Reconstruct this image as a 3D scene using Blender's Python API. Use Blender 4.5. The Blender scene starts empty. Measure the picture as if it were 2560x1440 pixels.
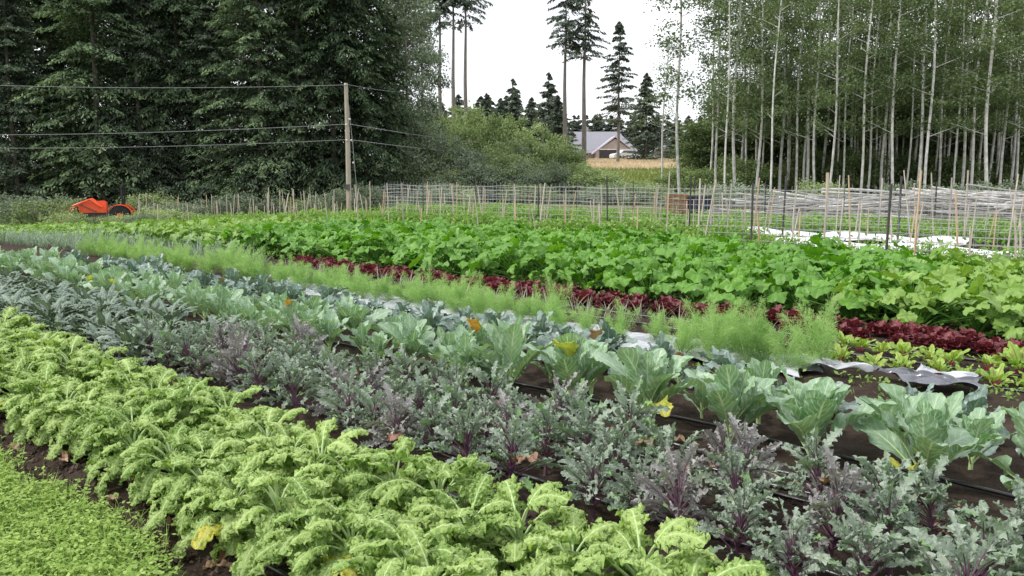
import bpy, math, random
import numpy as np
from mathutils import Vector
rng=np.random.default_rng(11); random.seed(11)
C=bpy.context.scene.collection
F=2130.; H=1.7; TH=math.atan(280/F); PI=math.pi
cT,sT=math.cos(TH),math.sin(TH)
U=rng.uniform
def at(x,y,Y):
    v=y-720; f=F*cT-v*sT; d=F*sT+v*cT; k=Y/f
    return Vector(((x-1280)*k,Y,H-d*k))
def sstep(a,b,x): 
    t=np.clip((x-a)/(b-a),0,1); return t*t*(3-2*t)
def gz(x,y):
    return 3.7*sstep(60,120,y)-.6*sstep(5,15,-x)*sstep(18,34,y)*(1-sstep(60,100,y))
def ST(s,t): return (.682*s-.731*t, .731*s+.682*t)
def topx(X,Y,Z):
    y=Y*cT-(Z-H)*sT; z=Y*sT+(Z-H)*cT
    return 1280+F*X/y, 720-F*z/y
# ---------- mesh builder
class MB:
    def __init__(s): s.v=[];s.l=[];s.t=[];s.c=[];s.n=0
    def add(s,V,Fa,A=None):
        V=np.asarray(V,float).reshape(-1,3)
        if A is None: A=np.full((len(V),3),.5)
        A=np.broadcast_to(np.asarray(A,float),(len(V),3))
        s.v.append(V); s.c.append(A)
        if isinstance(Fa,np.ndarray):
            s.l.append((Fa+s.n).ravel()); s.t.append(np.full(len(Fa),Fa.shape[1]))
        else:
            for f in Fa:
                s.l.append(np.array(f)+s.n); s.t.append(np.array([len(f)]))
        s.n+=len(V)
    def mesh(s,name,m,smooth=True):
        me=bpy.data.meshes.new(name); V=np.concatenate(s.v); L=np.concatenate(s.l); T=np.concatenate(s.t)
        me.vertices.add(len(V)); me.vertices.foreach_set('co',V.ravel())
        me.loops.add(len(L)); me.loops.foreach_set('vertex_index',L.astype(np.int32))
        me.polygons.add(len(T)); st=np.concatenate([[0],np.cumsum(T)[:-1]]).astype(np.int32)
        me.polygons.foreach_set('loop_start',st)
        me.update(calc_edges=True)
        a=me.attributes.new('lv','FLOAT_COLOR','POINT')
        c=np.ones((len(V),4)); c[:,:3]=np.concatenate(s.c); a.data.foreach_set('color',c.ravel())
        me.polygons.foreach_set('use_smooth',np.full(len(T),smooth))
        me.materials.append(m); me.update()
        return me
    def build(s,name,m,parent=None,smooth=True):
        o=bpy.data.objects.new(name,s.mesh(name,m,smooth)); C.objects.link(o)
        if parent: o.parent=parent
        return o
def tag(o,label,cat,group=None,kind=None):
    if label: o['label']=label
    if cat: o['category']=cat
    if group: o['group']=group
    if kind: o['kind']=kind
    return o
def empty(name,loc=(0,0,0),rz=0):
    o=bpy.data.objects.new(name,None); C.objects.link(o); o.location=loc; o.rotation_euler=(0,0,rz); o.empty_display_size=.1; return o
def dup(r):
    c=r.copy(); C.objects.link(c)
    for ch in r.children:
        d=ch.copy(); C.objects.link(d); d.parent=c
        for g in ch.children:
            e=g.copy(); C.objects.link(e); e.parent=d
    return c
class Kind:
    """prototypes of a kind; the first uses are the prototypes themselves"""
    def __init__(s,protos): s.p=protos; s.used=set()
    def put(s,loc,rz,sc,label,cat,group,i=None,tilt=0):
        i=int(rng.integers(len(s.p))) if i is None else i
        if i in s.used: o=dup(s.p[i])
        else: o=s.p[i]; s.used.add(i)
        o.location=loc; o.rotation_euler=(U(-tilt,tilt) if tilt else 0,U(-tilt,tilt) if tilt else 0,rz)
        o.scale=(sc,sc,sc) if not isinstance(sc,tuple) else sc
        if 'group' in o and not group: del o['group']
        return tag(o,label,cat,group)
    def clean(s):
        for i,p in enumerate(s.p):
            if i not in s.used:
                for ch in list(p.children): bpy.data.objects.remove(ch)
                bpy.data.objects.remove(p)
# ---------- shapes
def nrm(a): return a/np.maximum(np.linalg.norm(a,axis=-1,keepdims=True),1e-9)
def tube(mb,P,r,n=5,A=None,cap=True):
    P=np.asarray(P,float); m=len(P); r=np.broadcast_to(np.asarray(r,float),(m,))
    T=nrm(np.gradient(P,axis=0)); ref=np.array([0,0,1.]) if abs(T[0,2])<.9 else np.array([1.,0,0])
    S=nrm(np.cross(T,ref)); B=np.cross(T,S)
    a=np.arange(n)*2*PI/n
    V=P[:,None]+r[:,None,None]*(S[:,None]*np.cos(a)[None,:,None]+B[:,None]*np.sin(a)[None,:,None])
    i=np.arange(m-1)[:,None]*n; j=np.arange(n)[None]; k=(j+1)%n
    Fq=np.stack([i+j,i+k,i+n+k,i+n+j],-1).reshape(-1,4)
    mb.add(V.reshape(-1,3),Fq,A)
    if cap:
        mb.add(V[-1],[list(range(n))],A); mb.add(V[0],[list(range(n))[::-1]],A)
def box(mb,c,s,rx=0,ry=0,rz=0,A=None,taper=1):
    V=np.array([[x,y,z] for z in(-.5,.5) for x,y in((-.5,-.5),(.5,-.5),(.5,.5),(-.5,.5))])
    V[4:,:2]*=taper; V=V*np.array(s)
    from mathutils import Euler
    R=np.array(Euler((rx,ry,rz)).to_matrix()); V=V@R.T+np.array(c)
    mb.add(V,[[3,2,1,0],[4,5,6,7],[0,1,5,4],[1,2,6,5],[2,3,7,6],[3,0,4,7]],A)
def prism(mb,pts,y0,y1,A=None):
    n=len(pts); V=[(x,y0,z) for x,z in pts]+[(x,y1,z) for x,z in pts]
    mb.add(V,[list(range(n)),list(range(2*n-1,n-1,-1))]+[[i,i+n,(i+1)%n+n,(i+1)%n] for i in range(n)],A)
def lathe(mb,prof,c,axis='y',n=20,A=None):
    a=np.arange(n)*2*PI/n; m=len(prof); V=[]
    for (r,h) in prof:
        for t in a: V.append((c[0]+r*math.cos(t),c[1]+h,c[2]+r*math.sin(t)))
    Fq=[[i*n+j,i*n+(j+1)%n,(i+1)*n+(j+1)%n,(i+1)*n+j] for i in range(m-1) for j in range(n)]
    mb.add(V,Fq+[list(range(n)),list(range((m-1)*n,m*n))],A)
def cards(mb,P,A,B,l,w,at_):
    l=np.broadcast_to(np.asarray(l,float),(len(P),))[:,None]; w=np.broadcast_to(np.asarray(w,float),(len(P),))[:,None]
    V=np.stack([P-A*l,P+B*w,P+A*l,P-B*w],1).reshape(-1,3)
    Fq=np.arange(len(P)*4).reshape(-1,4)
    mb.add(V,Fq,np.repeat(at_,4,axis=0))
def runit(n,zs=1.): 
    a=rng.normal(size=(n,3)); a[:,2]*=zs; return nrm(a)
def randcards(mb,P,l,w,at_,up=0.):
    n=len(P); A=runit(n); B=nrm(np.cross(A,nrm(runit(n)+np.array([0,0,up]))))
    cards(mb,P,A,B,l,w,at_)
def midrib(base,az,el,curl,L,n,pw=1.4):
    u=np.linspace(0,1,n+1); ang=el-curl*u**pw; ds=L/n
    h=np.concatenate([[0],np.cumsum(np.cos(ang[:-1]))])*ds; z=np.concatenate([[0],np.cumsum(np.sin(ang[:-1]))])*ds
    d=np.array([math.cos(az),math.sin(az),0.])
    M=np.asarray(base,float)+h[:,None]*d+z[:,None]*np.array([0,0,1.])
    return u,M,np.cos(ang)[:,None]*d+np.sin(ang)[:,None]*np.array([0,0,1.]),-np.sin(ang)[:,None]*d+np.cos(ang)[:,None]*np.array([0,0,1.])
def leaf(mb,sb,base,az,el,curl,L,W,pet=.3,nu=14,nv=8,cup=.2,ruf=0,rf=5,frill=0,ff=14,lobe=0,lf=6,roll=0,pr=.006,broad=.6,tint=None,pw=1.4,jit=0.,rnd=.75,inp=.8,fp=1.6,crum=0,cw=.028,ca=.08):
    u,M,T,N=midrib(base,az,el,curl,L,nu,pw)
    S=np.array([-math.sin(az),math.cos(az),0.])[None]*math.cos(roll)+N*math.sin(roll); N2=N*math.cos(roll)-np.array([-math.sin(az),math.cos(az),0.])*math.sin(roll)
    if sb is not None:
        k=max(2,int(round((pet+.5*(1-pet))*nu))); ii=np.unique(np.linspace(0,k,7).astype(int)); tube(sb,M[ii]-N[ii]*.002,np.linspace(pr,pr*.35,len(ii)),5,cap=False)
    b=np.clip((u-pet)/(1-pet),0,1); i0=int(np.searchsorted(u,pet-1e-6)); i0=max(0,i0-1)
    prof=(np.sin(PI*b**broad).clip(0)**rnd)*(b>0)+.02
    prof=np.where(b>=.999,.1,prof)
    ph=U(0,6.28)
    if lobe: prof=prof*(1-lobe*(.5+.5*np.cos(2*PI*lf*b+ph)))
    v=np.linspace(-1,1,nv+1)[None,:,None]; av=np.abs(v)
    w=(W*prof)[:,None,None]; uu=u[:,None,None]; q=(prof)[:,None,None]
    sg=np.sign(v)
    am=(.75+.35*np.sin(2*PI*2.7*uu+ph*3+sg)) if frill else 1
    D=w*av**1.7*cup + ruf*q*av**2*np.sin(2*PI*rf*uu+ph+sg*1.1)+ (frill*am*q*av**fp*(np.sin(2*PI*ff*uu+ph*2+sg*2+.9*np.sin(uu*31+ph))+.55*np.sin(2*PI*ff*1.73*uu+v*7+ph)) if frill else 0)
    Tt=(frill*inp*q*av**fp*np.cos(2*PI*ff*uu+ph*2+sg*2+.9*np.sin(uu*31+ph))) if frill else 0
    Ss=(frill*.5*q*av**fp*sg*np.sin(2*PI*ff*1.37*uu+ph*5)) if frill else 0
    cr=0
    if crum:
        X=uu*L; Yv=v*W
        def ns(wl):
            o=0
            for _ in range(6):
                a=U(0,6.28); k=2*PI/(wl*U(.7,1.5)); o=o+np.sin(k*(math.cos(a)*X+math.sin(a)*Yv)+U(0,6.28))
            return o/2.2
        e=q*(ca+(1-ca)*av**1.3); n1_=ns(cw)+.6*ns(cw*.55); cr=n1_[...,0] if n1_.ndim==3 else n1_; D=D+crum*e*n1_; Tt=Tt+crum*.8*e*ns(cw*.8); Ss=Ss+crum*.8*e*ns(cw*.8)
    Vv=M[:,None]+S[:,None]*(w*v*(1-.12*abs(cup))+Ss)+N2[:,None]*D+T[:,None]*(Tt+w*av*.15*(1 if lobe else .3))
    if jit: Vv=Vv+rng.normal(size=Vv.shape)*jit*(q*av**.8)
    Vv=Vv[i0:]; m=len(Vv)
    i=np.arange(m-1)[:,None]*(nv+1); j=np.arange(nv)[None]
    Fq=np.stack([i+j,i+j+1,i+nv+2+j,i+nv+1+j],-1).reshape(-1,4)
    A=np.zeros((m,nv+1,3)); A[...,0]=b[i0:,None]; A[...,1]=np.abs(np.linspace(-1,1,nv+1))[None]; A[...,2]=U(0,1) if tint is None else tint
    if crum: A[...,2]=np.clip(A[...,2]*.7+.15+.3*np.broadcast_to(cr,(nu+1,nv+1))[i0:],0,1)  # crease shading put into the tint: crumple hollows darker, ridges paler
    mb.add(Vv.reshape(-1,3),Fq,A.reshape(-1,3))
def discleaf(mb,c,n_,f,R,cup=.1,ruf=.03):
    n_=n_/np.linalg.norm(n_); f=f-n_*f.dot(n_); f=f/np.linalg.norm(f); s=np.cross(n_,f)
    nt=33; nr=5; th=np.linspace(-PI,PI,nt); ph=U(0,6)
    rr=R*(.7+.3*np.abs(np.cos(2.5*th)))*(1-.75*np.exp(-((np.abs(th)-PI)/.28)**2))*(1+.12*np.cos(th))*(1+.05*rng.normal(size=nt))
    q=np.linspace(0,1,nr+1)
    r=q[:,None]*rr[None]; z=cup*R*(q[:,None]**2)*np.ones(nt)+ruf*q[:,None]**1.5*np.sin(3*th+ph)[None]+ruf*.6*q[:,None]**2*np.sin(9*th+ph)[None]+rng.normal(size=(nr+1,nt))*.0035*q[:,None]+.012*(q[:,None]*(1-q[:,None])*4)*np.abs(np.sin(2.5*th))[None]
    V=np.asarray(c)+r[...,None]*(np.cos(th)[None,:,None]*f+np.sin(th)[None,:,None]*s)+z[...,None]*n_
    i=np.arange(nr)[:,None]*nt; j=np.arange(nt-1)[None]
    Fq=np.stack([i+j,i+j+1,i+nt+1+j,i+nt+j],-1).reshape(-1,4)
    A=np.zeros((nr+1,nt,3)); A[...,0]=q[:,None]; A[...,1]=np.abs(np.sin(2.5*th))[None]; A[...,2]=U(0,1)
    mb.add(V.reshape(-1,3),Fq,A.reshape(-1,3))
# ---------- materials
class G:
    def __init__(s,name):
        s.m=bpy.data.materials.new(name); s.m.use_nodes=True; s.nt=s.m.node_tree; s.nt.nodes.clear()
    def n(s,t,ins={},**pr):
        nd=s.nt.nodes.new(t)
        for k,v in pr.items(): setattr(nd,k,v)
        for k,v in ins.items():
            if isinstance(v,bpy.types.NodeSocket): s.nt.links.new(v,nd.inputs[k])
            else: nd.inputs[k].default_value=v
        return nd
    def mix(s,f,a,b,bt='MIX'):
        a=a if isinstance(a,bpy.types.NodeSocket) else (*a,1)[:4]; b=b if isinstance(b,bpy.types.NodeSocket) else (*b,1)[:4]
        return s.n('ShaderNodeMix',{0:f,6:a,7:b},data_type='RGBA',blend_type=bt).outputs[2]
    def math(s,op,a,b=0.,c=0.): return s.n('ShaderNodeMath',{0:a,1:b,2:c},operation=op).outputs[0]
    def noise(s,vec,sc,det=3,rough=.6): return s.n('ShaderNodeTexNoise',{'Vector':vec,'Scale':sc,'Detail':det,'Roughness':rough}).outputs[0]
    def ramp(s,f,lo,hi): return s.n('ShaderNodeMapRange',{0:f,1:lo,2:hi}).outputs[0]
    def out(s,sh): s.n('ShaderNodeOutputMaterial',{0:sh}); return s.m
def leafmat(name,lo,hi,vein=(.3,.4,.2),K=0,vs=.35,rough=.5,trans=.3,nsc=25,bump=.3,bsc=90,edge=None,spec=.4,mid=.07,tc=(1.15,1.25,.6),patch=None,under=None):
    g=G(name); a=g.n('ShaderNodeAttribute',attribute_name='lv'); sp=g.n('ShaderNodeSeparateColor',{0:a.outputs['Color']}); u,v,r=sp.outputs
    oi=g.n('ShaderNodeObjectInfo').outputs['Random']; tc_=g.n('ShaderNodeTexCoord').outputs['Object']
    nz=g.noise(tc_,nsc,2)
    f=g.math('ADD',g.math('MULTIPLY',r,.5),g.math('ADD',g.math('MULTIPLY',oi,.35),g.math('MULTIPLY',g.math('SUBTRACT',nz,.4),1.0)))
    f=g.n('ShaderNodeClamp',{0:f}).outputs[0]
    col=g.mix(f,lo,hi)
    if edge: col=g.mix(g.math('MULTIPLY',g.ramp(v,.3,1.),edge[1]),col,edge[0])
    if patch: col=g.mix(g.math('MULTIPLY',g.ramp(g.noise(tc_,patch[1],1),.52,.66),patch[2]),col,patch[0])
    if K:
        s_=g.math('PINGPONG',g.math('SUBTRACT',g.math('MULTIPLY',u,K),g.math('MULTIPLY',v,2.2)),.5)
        vm=g.math('MULTIPLY',g.math('SUBTRACT',1.,g.ramp(s_,.02,.13)),vs)
        col=g.mix(vm,col,vein)
    if mid: col=g.mix(g.math('MULTIPLY',g.math('SUBTRACT',1.,g.ramp(v,mid*.5,mid*1.6)),.85),col,vein)
    if under:
        col=g.mix(g.math('MULTIPLY',g.n('ShaderNodeNewGeometry').outputs['Backfacing'],.5),col,under)
    bp=g.n('ShaderNodeBump',{'Strength':bump,'Distance':.01,'Height':g.noise(tc_,bsc,1)}).outputs[0]
    p=g.n('ShaderNodeBsdfPrincipled',{'Base Color':col,'Roughness':rough,'Specular IOR Level':spec,'Normal':bp}).outputs[0]
    t=g.n('ShaderNodeBsdfTranslucent',{'Color':g.mix(1.,col,tc,'MULTIPLY')}).outputs[0]
    return g.out(g.n('ShaderNodeMixShader',{0:trans,1:p,2:t}).outputs[0])
def plain(name,lo,hi,rough=.7,sc=8,bump=.2,spec=.3,metal=0.,stretch=(1,1,1),det=4):
    g=G(name); tc_=g.n('ShaderNodeTexCoord').outputs['Object']; mp=g.n('ShaderNodeMapping',{'Vector':tc_,'Scale':stretch}).outputs[0]
    nz=g.noise(mp,sc,det); oi=g.n('ShaderNodeObjectInfo').outputs['Random']
    f=g.n('ShaderNodeClamp',{0:g.math('ADD',g.ramp(nz,.3,.7),g.math('MULTIPLY',g.math('SUBTRACT',oi,.5),.5))}).outputs[0]
    col=g.mix(f,lo,hi); bp=g.n('ShaderNodeBump',{'Strength':bump,'Distance':.02,'Height':nz}).outputs[0]
    return g.out(g.n('ShaderNodeBsdfPrincipled',{'Base Color':col,'Roughness':rough,'Specular IOR Level':spec,'Metallic':metal,'Normal':bp}).outputs[0])
def treemat(name,lo,hi,trans=.25,ov=.3):
    g=G(name); a=g.n('ShaderNodeAttribute',attribute_name='lv'); sp=g.n('ShaderNodeSeparateColor',{0:a.outputs['Color']}); r,c,b=sp.outputs
    oi=g.n('ShaderNodeObjectInfo').outputs['Random']
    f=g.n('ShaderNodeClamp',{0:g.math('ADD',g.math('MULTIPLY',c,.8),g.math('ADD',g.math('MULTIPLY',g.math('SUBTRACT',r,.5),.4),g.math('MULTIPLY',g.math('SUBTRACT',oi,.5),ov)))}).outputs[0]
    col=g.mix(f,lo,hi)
    p=g.n('ShaderNodeBsdfDiffuse',{'Color':col}).outputs[0]
    t=g.n('ShaderNodeBsdfTranslucent',{'Color':g.mix(1.,col,(1.1,1.2,.6),'MULTIPLY')}).outputs[0]
    return g.out(g.n('ShaderNodeMixShader',{0:trans,1:p,2:t}).outputs[0])
M={}
M['kale']=leafmat('curly_kale_leaf',(.19,.34,.07),(.56,.71,.26),(.62,.74,.38),K=0,rough=.65,trans=.3,nsc=45,bump=.8,bsc=160,edge=((.4,.56,.2),.3),mid=.06,spec=.25)
M['kstem']=plain('pale_green_stem',(.4,.55,.22),(.55,.68,.36),.5,10,.1)
M['russ']=leafmat('russian_kale_leaf',(.12,.21,.1),(.36,.45,.34),(.3,.26,.28),K=5,vs=.3,rough=.42,trans=.18,nsc=14,bump=.5,edge=((.42,.48,.44),.4),mid=.09,tc=(1,1.2,.7),patch=((.17,.4,.06),5,.9),spec=.6)
M['russp']=leafmat('purple_kale_leaf',(.18,.19,.17),(.4,.41,.38),(.28,.2,.24),K=5,vs=.4,rough=.42,trans=.15,nsc=14,bump=.5,edge=((.4,.38,.4),.4),mid=.09,tc=(1.1,1,.8),spec=.6,patch=((.2,.36,.1),4,.8))
M['pstem']=plain('purple_stem',(.09,.035,.07),(.24,.14,.18),.5,12,.1)
M['lac']=leafmat('dark_kale_leaf',(.07,.12,.085),(.24,.31,.24),(.32,.4,.3),rough=.5,trans=.1,bump=1.,bsc=60,nsc=10,mid=.1)
M['coll']=leafmat('collard_leaf',(.14,.27,.13),(.36,.5,.33),(.6,.7,.54),K=8,vs=.65,rough=.42,trans=.2,nsc=7,bump=.6,bsc=35,mid=.06,spec=.55,under=(.32,.45,.31),tc=(1.1,1.3,.6),patch=((.15,.34,.07),4,.5))
M['broc']=leafmat('broccoli_leaf',(.08,.16,.1),(.25,.35,.28),(.4,.46,.42),K=6,vs=.5,rough=.38,trans=.14,nsc=6,bump=.35,bsc=30,mid=.06,spec=.6,under=(.25,.33,.3),patch=((.26,.2,.2),5,.5),tc=(1,1.2,.7))
M['sq']=leafmat('squash_leaf',(.05,.18,.01),(.2,.43,.03),(.3,.5,.1),K=0,rough=.45,trans=.3,nsc=8,bump=.5,bsc=30,mid=.06,spec=.45,under=(.17,.36,.07))
M['sqy']=leafmat('yellow_squash_leaf',(.13,.28,.035),(.33,.49,.09),(.4,.54,.17),K=0,rough=.45,trans=.28,nsc=8,bump=.4,bsc=25,mid=.07,under=(.27,.42,.12))
M['sqs']=plain('squash_stem',(.08,.22,.03),(.17,.34,.07),.6,10,.1)
M['fen']=treemat('fennel_frond',(.24,.42,.14),(.52,.69,.33),.4)
M['let']=leafmat('red_lettuce_leaf',(.07,.012,.02),(.27,.06,.07),(.2,.12,.09),rough=.4,trans=.2,nsc=15,bump=.8,bsc=60,mid=.06,tc=(1.2,.5,.6))
M['beet']=leafmat('chard_leaf',(.2,.4,.05),(.42,.6,.12),(.35,.05,.1),K=5,vs=.3,rough=.4,trans=.3,nsc=10,bump=.5,bsc=30,mid=.09)
M['rstem']=plain('red_stem',(.3,.02,.06),(.45,.06,.1),.5,10,.1)
M['leek']=leafmat('leek_leaf',(.2,.3,.22),(.38,.48,.36),(.35,.42,.35),rough=.5,trans=.2,nsc=5,bump=.1,mid=0)
M['onion']=leafmat('onion_leaf',(.24,.25,.19),(.45,.45,.35),(.35,.42,.35),rough=.6,trans=.2,nsc=5,bump=.1,mid=0)
M['clov']=treemat('clover_leaf',(.15,.27,.045),(.5,.64,.22),.3)
M['low']=treemat('low_crop_leaf',(.12,.26,.05),(.33,.48,.15),.3)
M['yel']=leafmat('yellowed_leaf',(.4,.44,.05),(.68,.62,.1),(.6,.6,.25),K=5,rough=.5,trans=.3,bump=.6,nsc=14,patch=((.2,.36,.06),9,.6))
M['ora']=leafmat('orange_leaf',(.6,.16,.03),(.72,.42,.06),(.6,.4,.2),K=5,rough=.45,trans=.25,bump=.4,nsc=8,patch=((.25,.28,.05),7,.8))
M['dead']=leafmat('dried_leaf',(.25,.15,.09),(.55,.4,.28),(.4,.28,.18),K=5,rough=.8,trans=.15,bump=.6)
M['rust']=leafmat('reddish_leaf',(.25,.12,.08),(.4,.24,.16),(.35,.15,.13),K=5,rough=.6,trans=.2,bump=.6,patch=((.2,.26,.12),9,.7))
M['con']=treemat('conifer_needles',(.05,.078,.045),(.32,.43,.24),.22,.5)
M['conb']=treemat('grey_conifer_needles',(.06,.085,.06),(.32,.4,.28),.22,.5)
M['fir']=treemat('skyline_fir_needles',(.1,.13,.1),(.28,.33,.27),.15)  # distance haze put into the needle colour by paling it
M['ald']=treemat('alder_leaves',(.085,.12,.06),(.26,.33,.17),.3)
M['dark']=treemat('understory_leaves',(.06,.085,.045),(.26,.34,.16),.25)
M['und']=treemat('understory_shrub_leaves',(.09,.13,.055),(.33,.42,.2),.3,.5)
M['bush']=treemat('shrub_leaves',(.13,.185,.08),(.52,.62,.33),.28,.5)
M['gry']=treemat('grey_tree_leaves',(.1,.13,.095),(.4,.47,.35),.25,.4)
M['dry']=treemat('dry_grass',(.62,.5,.38),(.85,.72,.58),.25)
M['mead']=treemat('meadow_grass',(.25,.32,.1),(.5,.52,.24),.25)
M['brk']=plain('brown_bark',(.07,.06,.05),(.15,.125,.11),.9,3,.6,stretch=(4,4,.6))
M['brkg']=plain('grey_bark',(.15,.135,.12),(.3,.27,.24),.9,3,.6,stretch=(4,4,.6))
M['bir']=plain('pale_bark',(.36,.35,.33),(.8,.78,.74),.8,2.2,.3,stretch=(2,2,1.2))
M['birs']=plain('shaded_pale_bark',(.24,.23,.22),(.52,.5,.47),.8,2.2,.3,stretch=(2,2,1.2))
M['stk']=plain('new_wood_stake',(.44,.3,.18),(.62,.46,.31),.75,6,.2,stretch=(5,5,1))
M['stk2']=plain('weathered_wood_stake',(.38,.33,.27),(.6,.53,.45),.8,6,.2,stretch=(5,5,1))
M['pole']=plain('weathered_pole',(.26,.23,.18),(.44,.39,.32),.85,4,.3,stretch=(6,6,.5))
M['steel']=plain('dark_steel',(.05,.05,.052),(.12,.11,.1),.5,6,.1)
M['net']=plain('grey_netting',(.36,.37,.39),(.6,.6,.6),.6,3,0)
M['wire']=plain('cable',(.22,.23,.23),(.32,.33,.33),.6,3,0)
M['drip']=plain('black_drip_tube',(.015,.015,.018),(.045,.045,.05),.28,20,.05,spec=.8)
M['ora_p']=plain('orange_paint',(.8,.07,.02),(.9,.12,.03),.35,3,0,spec=.5)
M['rub']=plain('rubber',(.015,.015,.015),(.04,.04,.04),.8,8,.2)
M['white']=plain('white_fabric',(.72,.72,.76),(.85,.85,.88),.6,6,.3)
M['mul']=plain('silver_plastic',(.2,.21,.23),(.5,.52,.56),.3,6,.6,spec=.8)
M['mulb']=plain('black_plastic',(.03,.035,.05),(.12,.125,.15),.25,5,.5,spec=1.)
M['roof']=plain('grey_shingle',(.22,.22,.26),(.31,.31,.35),.85,6,.3)
M['roof2']=plain('pale_shingle',(.42,.41,.46),(.52,.5,.55),.8,6,.3)
M['wall']=plain('taupe_siding',(.36,.3,.28),(.44,.38,.35),.8,2,.1)
M['trim']=plain('white_trim',(.7,.68,.68),(.8,.78,.78),.6,2,.05)
M['darkw']=plain('dark_opening',(.03,.03,.032),(.06,.055,.055),.6,2,.05)
M['carp']=plain('white_car_paint',(.75,.76,.78),(.8,.81,.83),.25,2,0,spec=.6)
M['glass']=plain('dark_glass',(.02,.025,.03),(.05,.055,.06),.08,2,0,spec=.8)
M['bin']=plain('dark_blue_plastic',(.02,.025,.04),(.03,.035,.06),.5,3,.05)
M['crate']=plain('brown_wood',(.2,.1,.05),(.36,.2,.11),.8,5,.2)
# ground
g=G('field_ground'); geo=g.n('ShaderNodeNewGeometry').outputs['Position']; sx=g.n('ShaderNodeSeparateXYZ',{0:geo}); X_,Y_=sx.outputs[0],sx.outputs[1]
s_=g.math('ADD',g.math('MULTIPLY',X_,.682),g.math('MULTIPLY',Y_,.731))
n1=g.noise(geo,3,6,.65); n2=g.noise(geo,30,5,.7); n3=g.noise(geo,.25,4)
soil=g.mix(n2,(.024,.017,.013),(.085,.06,.046)); soil=g.mix(g.ramp(n1,.45,.75),soil,(.11,.08,.062))
green=g.mix(n2,(.08,.13,.03),(.2,.28,.08))
sn=g.math('ADD',s_,g.math('MULTIPLY',g.math('SUBTRACT',n1,.5),.3))
col=g.mix(g.ramp(sn,1.5,1.62),green,soil)
far=g.mix(g.ramp(g.noise(geo,.8,5),.42,.58),(.13,.19,.06),(.2,.17,.11))
col=g.mix(g.ramp(Y_,26,34),col,far)
dk=g.mix(n1,(.06,.08,.03),(.12,.16,.06)); col=g.mix(g.ramp(Y_,50,56),col,dk)
tan=g.mix(n2,(.66,.54,.42),(.82,.7,.56)); col=g.mix(g.ramp(Y_,92,100),col,tan)
hh=g.math('ADD',g.math('MULTIPLY',n1,.6),n2)
bp=g.n('ShaderNodeBump',{'Strength':1.,'Distance':.05,'Height':hh}).outputs[0]
M['ground']=g.out(g.n('ShaderNodeBsdfPrincipled',{'Base Color':col,'Roughness':.95,'Specular IOR Level':.15,'Normal':bp}).outputs[0])
n=420; t=np.linspace(-1,1,n+1); a_=6.6; gx=np.sinh(a_*t)/np.sinh(a_)*420; gy=gx+4
XX,YY=np.meshgrid(gx,gy,indexing='ij'); ZZ=gz(XX,YY); SS=.682*XX+.731*YY
def beds(s):
    z=0
    for a,b in((1.8,2.75),(3.0,4.15),(4.5,5.4),(5.6,6.4),(6.7,7.6),(8.0,9.5)): z=z+sstep(a-.12,a+.05,s)*(1-sstep(b-.05,b+.12,s))
    return .05*z
ZZ=ZZ+beds(SS)-.05+.012*np.sin(XX*9+YY*4)*np.sin(YY*11-XX*5)+.01*np.sin(XX*23+1)*np.sin(YY*19)
mb=MB(); i=np.arange(n)[:,None]*(n+1); j=np.arange(n)[None]
mb.add(np.stack([XX,YY,ZZ],-1).reshape(-1,3),np.stack([i+j,i+n+1+j,i+n+2+j,i+j+1],-1).reshape(-1,4))
o=mb.build('ground',M['ground']); o['kind']='structure'
def gg(x,y): return float(gz(x,y)+beds(.682*x+.731*y)-.05)
# clods
mb=MB(); N=9000; s=np.concatenate([U(1.5,2.0,3500),U(2.7,3.1,2500),U(4.05,4.6,2000),U(7.6,9,1000)]); t=U(0,8,N)
x,y=ST(s,t); r=.006+.02*rng.random(N)**3; P=np.stack([x,y,np.array([gg(a,b) for a,b in zip(x,y)])+r*.3],-1)
oc=np.array([[1,0,0],[0,1,0],[-1,0,0],[0,-1,0],[0,0,1],[0,0,-1]],float)
V=P[:,None]+oc[None]*r[:,None,None]*U(.6,1.4,(N,6,1)); fo=np.array([[0,1,4],[1,2,4],[2,3,4],[3,0,4],[1,0,5],[2,1,5],[3,2,5],[0,3,5]])
mb.add(V.reshape(-1,3),(np.arange(N)[:,None,None]*6+fo[None]).reshape(-1,3))
tag(mb.build('soil_clods',plain('soil_clod',(.032,.022,.016),(.13,.09,.068),.95,20,.5),smooth=False),'loose dark soil crumbs between the near beds','soil',kind='stuff')
# clover path
def wob(a,k,sd):
    r=np.random.default_rng(sd); return sum(np.sin(a*f+r.uniform(0,6))/f**.8 for f in k*np.array([1,1.7,2.9,4.7,7.9,13.1]))
mb=MB(); N=56000; s=U(-.2,1.95,N); t=U(1.5,9.5,N); x,y=ST(s,t)
px_,py_=topx(x,y,0); e=1.66+.09*wob(t,2.2,5); k=(px_>-80)&(px_<800)&(py_<1520)&((s<e-.15)|(rng.random(N)<np.clip((e-s)/.3,0,1)**1.3)); x=x[k];y=y[k];N=len(x)
pt_=.5+.3*wob(x*1.3+y*.4,3,1)*wob(y*1.2-x*.6,3,2); pt_=np.clip(pt_,0,1)
h=.015+.09*rng.random(N)*(.25+1.2*pt_); a0=U(0,6.28,N)
for q in range(3):
    a=a0+q*2.094; d=np.stack([np.cos(a),np.sin(a),U(-.5,.55,N)],-1); d=nrm(d); sd=np.stack([-np.sin(a),np.cos(a),U(-.4,.4,N)],-1)
    sz=.006+.013*rng.random(N)*(.3+.9*pt_)
    cards(mb,np.stack([x,y,h],-1)+d*sz[:,None],d,sd,sz,sz*.66,np.stack([rng.random(N),.05+.5*rng.random(N)+.4*pt_*rng.random(N)+.1*h/.05,rng.random(N)],-1))
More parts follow.
